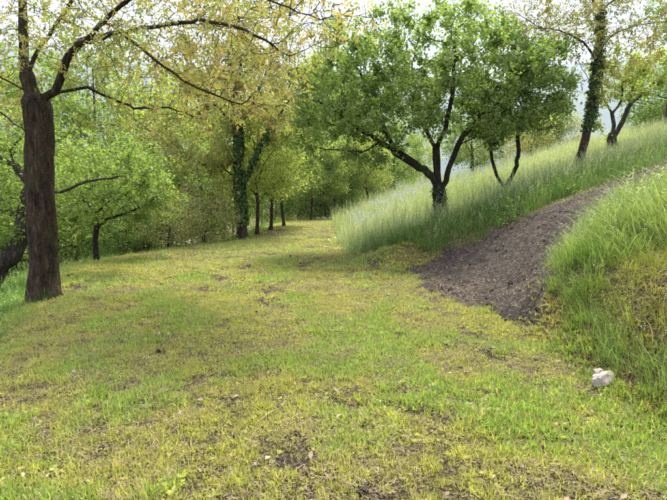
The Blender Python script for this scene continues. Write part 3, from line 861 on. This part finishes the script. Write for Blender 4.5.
def scatter(name, label, cat, pts, rot, scl, idx_, tint, sources):
    coll = bpy.data.collections.new(name + "_sources")
    for i, s in enumerate(sources):
        s.name = "%s_source_%02d" % (name, i); coll.objects.link(s)
    me = bpy.data.meshes.new(name)
    n = len(pts)
    me.vertices.add(n); me.vertices.foreach_set("co", np.asarray(pts, np.float32).ravel())
    def attr(nm, ty, v, key):
        a = me.attributes.new(nm, ty, 'POINT'); a.data.foreach_set(key, np.ascontiguousarray(v).ravel())
    attr("rot", 'FLOAT_VECTOR', np.asarray(rot, np.float32), "vector")
    attr("scl", 'FLOAT_VECTOR', np.asarray(scl, np.float32), "vector")
    attr("pick", 'INT', np.asarray(idx_, np.int32), "value")
    attr("tint", 'FLOAT_COLOR', np.concatenate([tint, np.ones((n, 1))], 1).astype(np.float32), "color")
    o = link(name, me)
    g = bpy.data.node_groups.new(name + "_scatter", 'GeometryNodeTree')
    g.interface.new_socket("Geometry", in_out='INPUT', socket_type='NodeSocketGeometry')
    g.interface.new_socket("Geometry", in_out='OUTPUT', socket_type='NodeSocketGeometry')
    gi = g.nodes.new("NodeGroupInput"); go = g.nodes.new("NodeGroupOutput")
    ci = g.nodes.new("GeometryNodeCollectionInfo"); ci.inputs["Collection"].default_value = coll
    ci.inputs["Separate Children"].default_value = True; ci.inputs["Reset Children"].default_value = True
    ip = g.nodes.new("GeometryNodeInstanceOnPoints"); ip.inputs["Pick Instance"].default_value = True
    def na(nm, ty):
        q = g.nodes.new("GeometryNodeInputNamedAttribute"); q.data_type = ty; q.inputs["Name"].default_value = nm; return q.outputs["Attribute"]
    g.links.new(gi.outputs[0], ip.inputs["Points"]); g.links.new(ci.outputs[0], ip.inputs["Instance"])
    g.links.new(na("pick", 'INT'), ip.inputs["Instance Index"])
    g.links.new(na("rot", 'FLOAT_VECTOR'), ip.inputs["Rotation"])
    g.links.new(na("scl", 'FLOAT_VECTOR'), ip.inputs["Scale"])
    rl = g.nodes.new("GeometryNodeRealizeInstances"); g.links.new(ip.outputs[0], rl.inputs[0]); g.links.new(rl.outputs[0], go.inputs[0])
    md = o.modifiers.new("scatter", 'NODES'); md.node_group = g
    tag(o, label, cat, kind="stuff")
    print("STUFF", name, n, int(sum(np.bincount(np.asarray(idx_), minlength=len(sources)) * np.array([sum(len(p.vertices) - 2 for p in s_.data.polygons) for s_ in sources]))))
    return o

def sample(bands, margin=1.6, seed=1):
    rng = np.random.default_rng(seed)
    out = []
    for y0, y1, dens in bands:
        w = .72 * y1 + margin
        n = int(dens * (y1 - y0) * 2 * w)
        x = rng.uniform(-w, w, n); y = rng.uniform(y0, y1, n)
        k = np.abs(x) < .72 * y + margin
        out.append(np.stack([x[k], y[k]], -1))
    return np.concatenate(out)

def lerp3(a, b, t): return np.array(a)[None] * (1 - t)[:, None] + np.array(b)[None] * t[:, None]

def common(n, rng, tilt=.12):
    return np.stack([rng.normal(0, tilt, n), rng.normal(0, tilt, n), rng.uniform(0, 6.283, n)], -1)

# --- mown grass of the track
rng = np.random.default_rng(101)
P = sample([(1.5, 3, 2500), (3, 5, 2000), (5, 8, 1350), (8, 12, 520), (12, 18, 240), (18, 36, 95)], seed=5)
x, y = P.T
so_ = soil(x, y)
edge = .25 * (fbm(x * 1.5, y * 1.5, 91) - .5)
ok = (x < xr(y) + .15 + edge) & (x > xl(y) - .5 + edge) & ((path_sd(x, y) > .02) | ((path_sd(x, y) > -.3) & (rng.random(len(x)) < .12))) & (rng.random(len(x)) > so_ * .92)
cover = fbm(x * 7.5, y * 7.5, 57, 3)
ok &= rng.random(len(x)) < ss(.31, .52, cover) * 1.1 + .24
x, y = x[ok], y[ok]; n = len(x)
cover = fbm(x * 7.5, y * 7.5, 57, 3)
f1 = ss(.46, .66, fbm(x * 1.7 + 20, y * 1.3 + 4, 71, 4))          # lush patches
f2 = rng.random(n)
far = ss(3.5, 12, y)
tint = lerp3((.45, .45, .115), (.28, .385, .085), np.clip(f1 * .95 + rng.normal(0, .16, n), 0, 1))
tint = tint * (1 - .55 * ss(8, 20, y))[:, None] + np.array([.52, .55, .16])[None] * (.55 * ss(8, 20, y))[:, None]  # far grass tinted paler: sunlight on the distant track put into the colour
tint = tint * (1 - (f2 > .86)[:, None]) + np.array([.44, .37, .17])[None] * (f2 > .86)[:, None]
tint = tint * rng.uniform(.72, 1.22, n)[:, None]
sc = (.74 + .36 * f1 + .5 * (cover - .4)) * rng.uniform(.6, 1.4, n) * (1 + far * .9) * (1 + .28 * ss(5, 3, y))
scl = np.stack([sc, sc, sc * rng.uniform(.6, 1.2, n) * (1 - .35 * far)], -1)
pick = rng.choice(6, n, p=[.25, .25, .15, .18, .10, .07])
pick = np.where((y > 4.2) & (pick < 4), 6 + pick % 2, pick)
src = [tuft("t", 10, .046, .028, .0058, .6, 2, 1, M['grass_lawn']), tuft("t", 11, .034, .034, .006, .9, 2, 2, M['grass_lawn']),
       tuft("t", 8, .058, .026, .006, .55, 2, 3, M['grass_lawn']), tuft("t", 12, .026, .045, .0058, 1.2, 1, 4, M['grass_lawn']),
       weed("t", 12, .021, 5, M['grass_lawn']), weed("t", 8, .028, 6, M['grass_lawn']),
       tuft("t", 10, .055, .05, .0085, .9, 1, 7, M['grass_lawn']), tuft("t", 10, .042, .055, .0085, 1.2, 1, 8, M['grass_lawn'])]
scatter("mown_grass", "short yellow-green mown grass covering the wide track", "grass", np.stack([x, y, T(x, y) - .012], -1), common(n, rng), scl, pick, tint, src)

# --- dry clippings
P = sample([(1.5, 3, 580), (3, 5, 520), (5, 9, 340), (9, 16, 100)], seed=6)
x, y = P.T
ok = ((x < xr(y) + .05) | (path_sd(x, y) < 0)) & (x > xl(y) - .2) & ((path_sd(x, y) > -.1) | (rng.random(len(x)) < .5))
ok &= rng.random(len(x)) < ss(.35, .7, fbm(x * 1.6 + 40, y * 1.6, 58, 3)) + .12
x, y = x[ok], y[ok]; n = len(x)
tint = lerp3((.44, .36, .21), (.20, .15, .08), rng.random(n) ** 1.4) * rng.uniform(.45, 1.1, n)[:, None]
s = rng.uniform(.6, 1.3, n) * (1 + ss(6, 16, y) * .8)
src = [tuft("t", 6, .030, .09, .0034, 1, 1, 21, M['clipping'], flat=True), tuft("t", 4, .048, .10, .003, 1, 2, 22, M['clipping'], flat=True), tuft("t", 8, .016, .08, .006, 1, 1, 23, M['clipping'], flat=True)]
scatter("grass_clippings", "dry straw-coloured clippings strewn over the mown grass", "clippings", np.stack([x, y, T(x, y) + .012 + .03 * (path_sd(x, y) < -.1)], -1), common(n, rng, .06), np.stack([s] * 3, -1), rng.integers(0, 3, n), tint, src)

# --- crumbs of soil and fallen dead leaves
P = sample([(1.5, 4, 240), (4, 8, 170), (8, 13, 130)], seed=8)
x, y = P.T
ps = path_sd(x, y)
ok = ((x < xr(y)) & (x > xl(y)) & (rng.random(len(x)) < soil(x, y) * 1.1 + .05)) | ((ps < 0))
x, y = x[ok], y[ok]; n = len(x)
def clod(seed):
    r_ = np.random.default_rng(seed)
    import bmesh
    bm_ = bmesh.new(); bmesh.ops.create_icosphere(bm_, subdivisions=1, radius=.012)
    for v in bm_.verts: v.co *= r_.uniform(.6, 1.35); v.co.z *= .65
    m_ = bpy.data.meshes.new("t"); bm_.to_mesh(m_); bm_.free(); m_.materials.append(M['clod'])
    return bpy.data.objects.new("t", m_)
s = np.exp(rng.normal(-.4, .55, n)) * (1 + .5 * (path_sd(x, y) < 0))
scatter("soil_crumbs", "dark crumbs of soil on the bare patches and the dirt path", "soil", np.stack([x, y, T(x, y) + .008 + .03 * (path_sd(x, y) < -.1)], -1), common(n, rng, .5), np.stack([s] * 3, -1), rng.integers(0, 3, n), np.ones((n, 3)), [clod(1), clod(2), clod(3)])

P = sample([(5, 12, 150)], seed=19)
x, y = P.T
ok = path_sd(x, y) < .05; x, y = x[ok], y[ok]; n = len(x)
tint = lerp3((.42, .35, .25), (.13, .09, .06), rng.random(n)) * rng.uniform(.6, 1.1, n)[:, None]
s = rng.uniform(.7, 1.8, n)
scatter("path_litter", "bits of dead leaf, twig and straw littering the dirt path", "litter", np.stack([x, y, T(x, y) + .045], -1), common(n, rng, .35), np.stack([s] * 3, -1), rng.integers(0, 3, n), tint,
        [tuft("t", 3, .06, .06, .005, 1, 2, 91, M['clipping'], flat=True), weed("t", 2, .035, 92, M['clipping']), tuft("t", 4, .03, .06, .006, 1, 1, 93, M['clipping'], flat=True)])

P = sample([(1.5, 4, 15), (4, 9, 9), (9, 14, 5)], seed=9)
x, y = P.T
ok = (x < xr(y)) & (x > xl(y)); x, y = x[ok], y[ok]; n = len(x)
tint = lerp3((.42, .35, .25), (.18, .12, .07), rng.random(n) ** .7)
s = rng.uniform(.6, 1.5, n)
src = [weed("t", 1, .05, 31, M['clipping']), weed("t", 1, .06, 32, M['clipping']), weed("t", 2, .04, 33, M['clipping'])]
scatter("fallen_leaves", "pale dead leaves lying scattered on the mown grass", "leaves", np.stack([x, y, T(x, y) + .02], -1), common(n, rng, .4), np.stack([s] * 3, -1), rng.integers(0, 3, n), tint, src)

# --- tall grass of the slope
def tallsrc():
    return [tuft("t", 15, .46, .11, .0085, .42, 2, 41, M['grass_tall'], .55, 1), tuft("t", 16, .40, .12, .0085, .6, 2, 42, M['grass_tall'], .7, 1),
            tuft("t", 10, .52, .11, .0085, .35, 2, 43, M['grass_tall'], .45, 4), tuft("t", 18, .34, .12, .009, .75, 2, 44, M['grass_tall'], .8, 0),
            tuft("t", 12, .46, .14, .016, .5, 1, 45, M['grass_tall'], .5, 2, lod=True), tuft("t", 10, .50, .14, .014, .4, 1, 46, M['grass_tall'], .5, 3, lod=True), weed("t", 26, .42, 47, M['grass_tall'], .11)]
P = sample([(8, 12, 90), (12, 17, 58), (17, 26, 26), (26, 46, 9)], margin=3, seed=12)
x, y = P.T
ps = path_sd(x, y)
e = .3 * (fbm(x * 1.2, y * 1.2, 92) - .5)
north = y > np.interp(x, [PATH[0][0], PATH[5][0], PATH[6][0], PATH[6][0] + 10], [PATH[0][1], PATH[5][1], PATH[6][1], PATH[6][1] + 3])
ok = (x > xr(y) - .15 + e) & (ps > .10) & ((y > 11.0) | (north & (y > 8))) & north
x, y = x[ok], y[ok]; n = len(x)
v1 = fbm(x * .35, y * .35, 95, 3)
tint = lerp3((.12, .20, .045), (.40, .45, .26), np.clip(ss(11.0, 14, y) * .8 * ss(.1, 1.6, path_sd(x, y)) + (v1 - .5) * .8 + rng.normal(0, .18, n), 0, 1)) * rng.uniform(.8, 1.2, n)[:, None]  # darker low on the slope: different grass, plus tree shade put into the tint
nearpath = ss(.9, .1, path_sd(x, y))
tr_d = np.min([np.hypot(x - q.x, y - q.y) for q in (bm, b2, b3, b4)], 0)
s = rng.uniform(.75, 1.25, n) * (1 + .5 * ss(20, 40, y)) * (1 - .3 * nearpath) * (.5 + .5 * ss(.5, 2.2, tr_d)) * (1 - .3 * ss(4, 8, x))
scl = np.stack([s * 1.1, s * 1.1, s * rng.uniform(.8, 1.15, n)], -1)
rot = common(n, rng, .16); 
pick = np.where(rng.random(n) < .55 * ss(10.5, 14, y) + .1, 2, rng.integers(0, 4, n))
pick = np.where(y > 17, 4 + pick % 2, pick)
pick = np.where((rng.random(n) < .07) & (v1 > .42), 6, pick)
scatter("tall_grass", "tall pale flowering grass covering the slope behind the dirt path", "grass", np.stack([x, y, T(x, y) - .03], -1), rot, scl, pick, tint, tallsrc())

# --- grass of the near bank
P = sample([(2.0, 5, 330), (5, 8, 290), (8, 12, 110)], margin=1.8, seed=13)
x, y = P.T
ps = path_sd(x, y)
e = .25 * (fbm(x * 1.6, y * 1.6, 93) - .5)
ok = (x > xr(y) + .12 + e) & (ps > .03) & ~((y > 11.0) | (y > np.interp(x, [PATH[0][0], PATH[5][0], PATH[6][0], PATH[6][0] + 10], [PATH[0][1], PATH[5][1], PATH[6][1], PATH[6][1] + 3])))
bare = ss(.45, .58, fbm(x * 1.6 + 7, y * 1.1, 97, 3)) * ss(1.7, .9, x - xr(y)) * ss(5.4, 4.6, y) * ss(.15, .45, x - xr(y))
ok &= rng.random(len(x)) > bare * .7
x, y, bare = x[ok], y[ok], bare[ok]; n = len(x)
d_ = x - xr(y)
hgt = .55 + .6 * np.where(y < 5.2, ss(.7, 1.8, d_), ss(.1, 1.3, d_))
hgt = hgt * (1 - .86 * ss(1.7, .2, path_sd(x, y)) * ss(6.6, 7.6, y)) 
v1 = fbm(x * .8, y * .8, 96, 3)
tint = lerp3((.17, .26, .06), (.36, .40, .17), np.clip((v1 - .35) * 1.6 + rng.normal(0, .2, n), 0, 1))
tint = lerp3((1, 1, 1), (1.2, .85, .7), bare) * tint * rng.uniform(.75, 1.2, n)[:, None]
s = hgt * rng.uniform(.75, 1.3, n)
scl = np.stack([s * 1.25, s * 1.25, s], -1)
rot = common(n, rng, .12); rot[:, 1] -= .15
src = [tuft("t", 15, .42, .10, .008, .7, 3, 51, M['grass_tall'], .9, 0), tuft("t", 14, .46, .09, .0075, .55, 3, 52, M['grass_tall'], .8, 1),
       tuft("t", 17, .30, .11, .008, .9, 3, 53, M['grass_tall'], 1.0, 0), tuft("t", 13, .50, .08, .007, .9, 4, 54, M['grass_tall'], 1.1, 0)]
scatter("bank_grass", "long arching green grass on the bank at the right", "grass", np.stack([x, y, T(x, y) - .02], -1), rot, scl, rng.integers(0, 4, n), tint, src)

# --- brown moss and stubble on the foot of the bank
P = sample([(2.0, 6.5, 900)], margin=1.2, seed=14)
x, y = P.T
ok = (x > xr(y) - .05) & (x < xr(y) + 1.5) & (path_sd(x, y) > .05)
x, y = x[ok], y[ok]; n = len(x)
tint = lerp3((.42, .27, .11), (.33, .38, .08), np.clip(fbm(x * 2.2, y * 2.2, 98, 3) * 1.8 - .4 + rng.normal(0, .15, n), 0, 1)) * rng.uniform(.7, 1.2, n)[:, None]
s = rng.uniform(.7, 1.3, n)
scatter("bank_moss", "brown moss and stubble on the steep foot of the bank", "moss", np.stack([x, y, T(x, y) - .01], -1), common(n, rng, .25), np.stack([s * .9, s * .9, s * .75], -1), rng.integers(0, 3, n), tint,
        [tuft("t", 12, .04, .06, .005, 1.3, 1, 61, M['grass_lawn']), weed("t", 8, .03, 62, M['grass_lawn']), tuft("t", 11, .05, .05, .005, 1.0, 2, 63, M['grass_lawn'])])

# --- verge on the left
P = sample([(2.5, 6, 190), (6, 11, 95), (11, 18, 45), (18, 40, 10)], margin=2.2, seed=15)
x, y = P.T
e = .35 * (fbm(x * 1.3, y * 1.3, 94) - .5)
ok = (x < xl(y) + .05 + e) & (x > xl(y) - 5) & (np.hypot(x - b.x, y - b.y) > .32)
x, y = x[ok], y[ok]
for q, r_, m_ in ((b, .27, 26), (bi, .24, 34), (bs, .15, 14)):
    th_ = rng.uniform(0, 6.283, m_); rr_ = r_ + np.abs(rng.normal(0, .1, m_))
    x = np.append(x, q.x + np.cos(th_) * rr_); y = np.append(y, q.y + np.sin(th_) * rr_)
n = len(x)
d_ = np.maximum(xl(y) - x, -.3)
tint = lerp3((.26, .36, .09), (.14, .25, .06), np.clip(fbm(x, y, 99, 3) + rng.normal(0, .2, n), 0, 1)) * rng.uniform(.8, 1.25, n)[:, None]
s = (.35 + .45 * ss(0, .8, d_)) * rng.uniform(.7, 1.3, n) * (1 + .3 * ss(12, 25, y))
pick = rng.choice(5, n, p=[.28, .28, .16, .16, .12])
src = [tuft("t", 13, .40, .11, .009, .6, 2, 71, M['grass_tall'], .7, 1), tuft("t", 14, .34, .12, .009, .75, 2, 72, M['grass_tall'], .8, 0), tuft("t", 12, .45, .11, .009, .5, 2, 73, M['grass_tall'], .6, 1),
       weed("t", 18, .34, 74, M['grass_tall'], .12), weed("t", 20, .28, 75, M['grass_tall'], .10)]
scatter("verge_grass", "rough green grass and weeds along the left verge of the track", "grass", np.stack([x, y, T(x, y) - .02], -1), common(n, rng, .15), np.stack([s * 1.2, s * 1.2, s], -1), pick, tint, src)

# --- undergrowth floor of the far wood
P = sample([(33, 56, .8)], margin=4, seed=16)
x, y = P.T
ok = (x < 6) | (y > 44); x, y = x[ok], y[ok]; n = len(x)
tint = lerp3((.13, .19, .04), (.26, .28, .08), rng.random(n))
s = rng.uniform(1.2, 2.6, n)
scatter("undergrowth", "green undergrowth beneath the wood at the end of the track", "undergrowth", np.stack([x, y, T(x, y) - .05], -1), common(n, rng), np.stack([s * 1.4, s * 1.4, s * .6], -1), rng.integers(0, 2, n), tint,
        [weed("t", 34, .5, 81, M['grass_tall'], .12), tuft("t", 20, .5, .25, .025, .6, 1, 82, M['grass_tall'])])

# --- lilac flowers in the tall grass
def flower(seed):
    r_ = np.random.default_rng(seed)
    V = []; Fq = []; R = []; mi = []
    for s_ in range(3):
        p0 = np.array([r_.normal(0, .06), r_.normal(0, .06), 0]); H = r_.uniform(.5, .66); ln = r_.normal(0, .06, 2)
        i0 = len(V)
        for t in (0, .5, 1):
            c = p0 + np.array([ln[0] * t, ln[1] * t, H * t]); V += [c - np.array([.002, 0, 0]), c + np.array([.002, 0, 0])]; R += [.3, .3]
        Fq += [(i0, i0 + 1, i0 + 3, i0 + 2), (i0 + 2, i0 + 3, i0 + 5, i0 + 4)]; mi += [0, 0]
        for k in range(14):
            c = p0 + np.array([ln[0], ln[1], H * (1 - .28 * r_.random())]) + r_.normal(0, .012, 3)
            d = nrm(r_.normal(0, 1, 3)) * .022; w_ = nrm(np.cross(d, r_.normal(0, 1, 3))) * .009
            i1 = len(V); V += [c, c + d * .5 + w_, c + d, c + d * .5 - w_]; R += [r_.random()] * 4; Fq.append((i1, i1 + 1, i1 + 2, i1 + 3)); mi.append(1)
    m_ = mesh_from("t", np.array(V), faces=Fq, rnd=R); m_.materials.append(M['grass_tall']); m_.materials.append(M['flower']); m_.polygons.foreach_set("material_index", mi)
    return bpy.data.objects.new("t", m_)
rf = np.random.default_rng(55)
pts = []
for (u, v, sp, k) in ((385, 205, 1.6, 90), (415, 190, 1.5, 60), (470, 178, 1.8, 36), (500, 165, 1.6, 24), (365, 225, 1.2, 50)):
    g = gpx(u, v + 8)
    pts += [(g.x + rf.normal(0, sp * .6), g.y + rf.normal(0, sp)) for _ in range(k)]
pts = np.array(pts); pts = pts[(pts[:, 0] > xr(pts[:, 1]) + .2) & (path_sd(pts[:, 0], pts[:, 1]) > .3)]
n = len(pts); s = rf.uniform(.8, 1.25, n)
scatter("lilac_flowers", "small lilac-blue flowers scattered among the tall grass of the slope", "flowers", np.stack([pts[:, 0], pts[:, 1], T(pts[:, 0], pts[:, 1])], -1), common(n, rf), np.stack([s] * 3, -1), rf.integers(0, 2, n), np.tile([.2, .28, .08], (n, 1)), [flower(1), flower(2)])

# ------------------------------------------------------------------ stones and sticks
import bmesh
def stone_mesh(seed, dims, rough=.16):
    r_ = np.random.default_rng(seed)
    bm_ = bmesh.new()
    pts_ = nrm(r_.normal(0, 1, (26, 3))) * r_.uniform(.8, 1.05, (26, 1))
    for p in pts_: bm_.verts.new(Vector(p * np.array(dims)))
    res = bmesh.ops.convex_hull(bm_, input=bm_.verts)
    bmesh.ops.delete(bm_, geom=[v for v in bm_.verts if not v.link_faces], context='VERTS')
    bmesh.ops.bevel(bm_, geom=list(bm_.edges), offset=min(dims) * .05, segments=1, affect='EDGES')
    bmesh.ops.triangulate(bm_, faces=bm_.faces)
    bmesh.ops.subdivide_edges(bm_, edges=bm_.edges, cuts=1)
    for v in bm_.verts:
        c = v.co / max(dims)
        k = float(fbm(np.array([c.x * 4 + c.z * 3 + seed]), np.array([c.y * 4 - c.z * 2]), seed)[0]) - .5
        v.co *= 1 + k * rough
    m_ = bpy.data.meshes.new("stone"); bm_.to_mesh(m_); bm_.free(); m_.materials.append(M['stone'])
    return m_
g = gpx(604, 386)
o = link("stone", stone_mesh(3, (.135, .09, .075), .35), None, (g.x, g.y, g.z + .05)); o.rotation_euler = (.15, -.1, .4)
tag(o, "pale chunky stone lying at the foot of the right bank", "stone", "loose pale stones")
o = link("stone", stone_mesh(5, (.065, .05, .035), .35), None, (g.x - .02, g.y + .06, g.z + .09)); o.rotation_euler = (.1, .3, 1)
tag(o, "small pale stone leaning on top of the chunky stone by the bank", "stone", "loose pale stones")
for k, (u, d, sz, lab) in enumerate([(318, 35.0, .2, "left one of the pale far stones at the end of the grass track"), (324, 35.4, .25, "biggest of the pale far stones at the end of the grass track"),
                                     (330, 36.0, .2, "right one of the pale far stones, beside a dark trunk at the track's end")]):
    x_, y_ = at(u, d)
    o = link("boulder", stone_mesh(20 + k, (sz, sz * .8, sz * .8)), None, (x_, y_, float(T(x_, y_)) + sz * .4))
    tag(o, lab, "boulder", "pale stones at the end of the track")

def stick(u, v, ang, length, r, lab, seed):
    r_ = np.random.default_rng(seed)
    g_ = gpx(u, v)
    pts_ = []; 
    for k in range(7):
        t = k / 6 - .5
        x_ = g_.x + math.cos(ang) * t * length + r_.normal(0, length * .02); y_ = g_.y + math.sin(ang) * t * length + r_.normal(0, length * .02)
        pts_.append((x_ - g_.x, y_ - g_.y, float(T(x_, y_)) - g_.z + .012))
    pts_ = np.array(pts_); par_ = np.arange(-1, 6); rad_ = r * np.linspace(1.1, .6, 7)
    me_ = tube_mesh(pts_, par_, rad_ * 1.0, mats=M['stick'], name="stick", lump=.1)
    tag(link("stick", me_, None, g_), lab, "stick", "dead sticks on the grass")
stick(268, 417, 1.0, .22, .006, "thin pale bent stick on the grass, lower middle of the picture", 1)
stick(421, 381, .1, .14, .009, "short pale chip of wood lying on the mown grass right of centre", 2)
stick(60, 440, .5, .16, .005, "thin pale stick on the grass in the lower left corner", 3)
stick(590, 300, 2.2, .3, .006, "thin dead stick caught on the grassy right bank", 4)

# ------------------------------------------------------------------ the air: thin valley haze
def haze():
    bm_ = bmesh.new(); bmesh.ops.create_cube(bm_, size=1)
    m_ = bpy.data.meshes.new("haze"); bm_.to_mesh(m_); bm_.free()
    mt, N, L = new_mat("valley_haze")
    out = N.new("ShaderNodeOutputMaterial"); pv = N.new("ShaderNodeVolumePrincipled")
    pv.inputs["Color"].default_value = (.72, .84, 1.0, 1); pv.inputs["Density"].default_value = .00017; pv.inputs["Anisotropy"].default_value = .2
    L.new(pv.outputs[0], out.inputs["Volume"])
    m_.materials.append(mt)
    o = link("haze", m_, None, (0, 2600, 520)); o.scale = (10400, 5600, 1240)
    tag(o, "thin pale blue haze filling the valley in front of the mountains", "haze", kind="stuff")
haze()
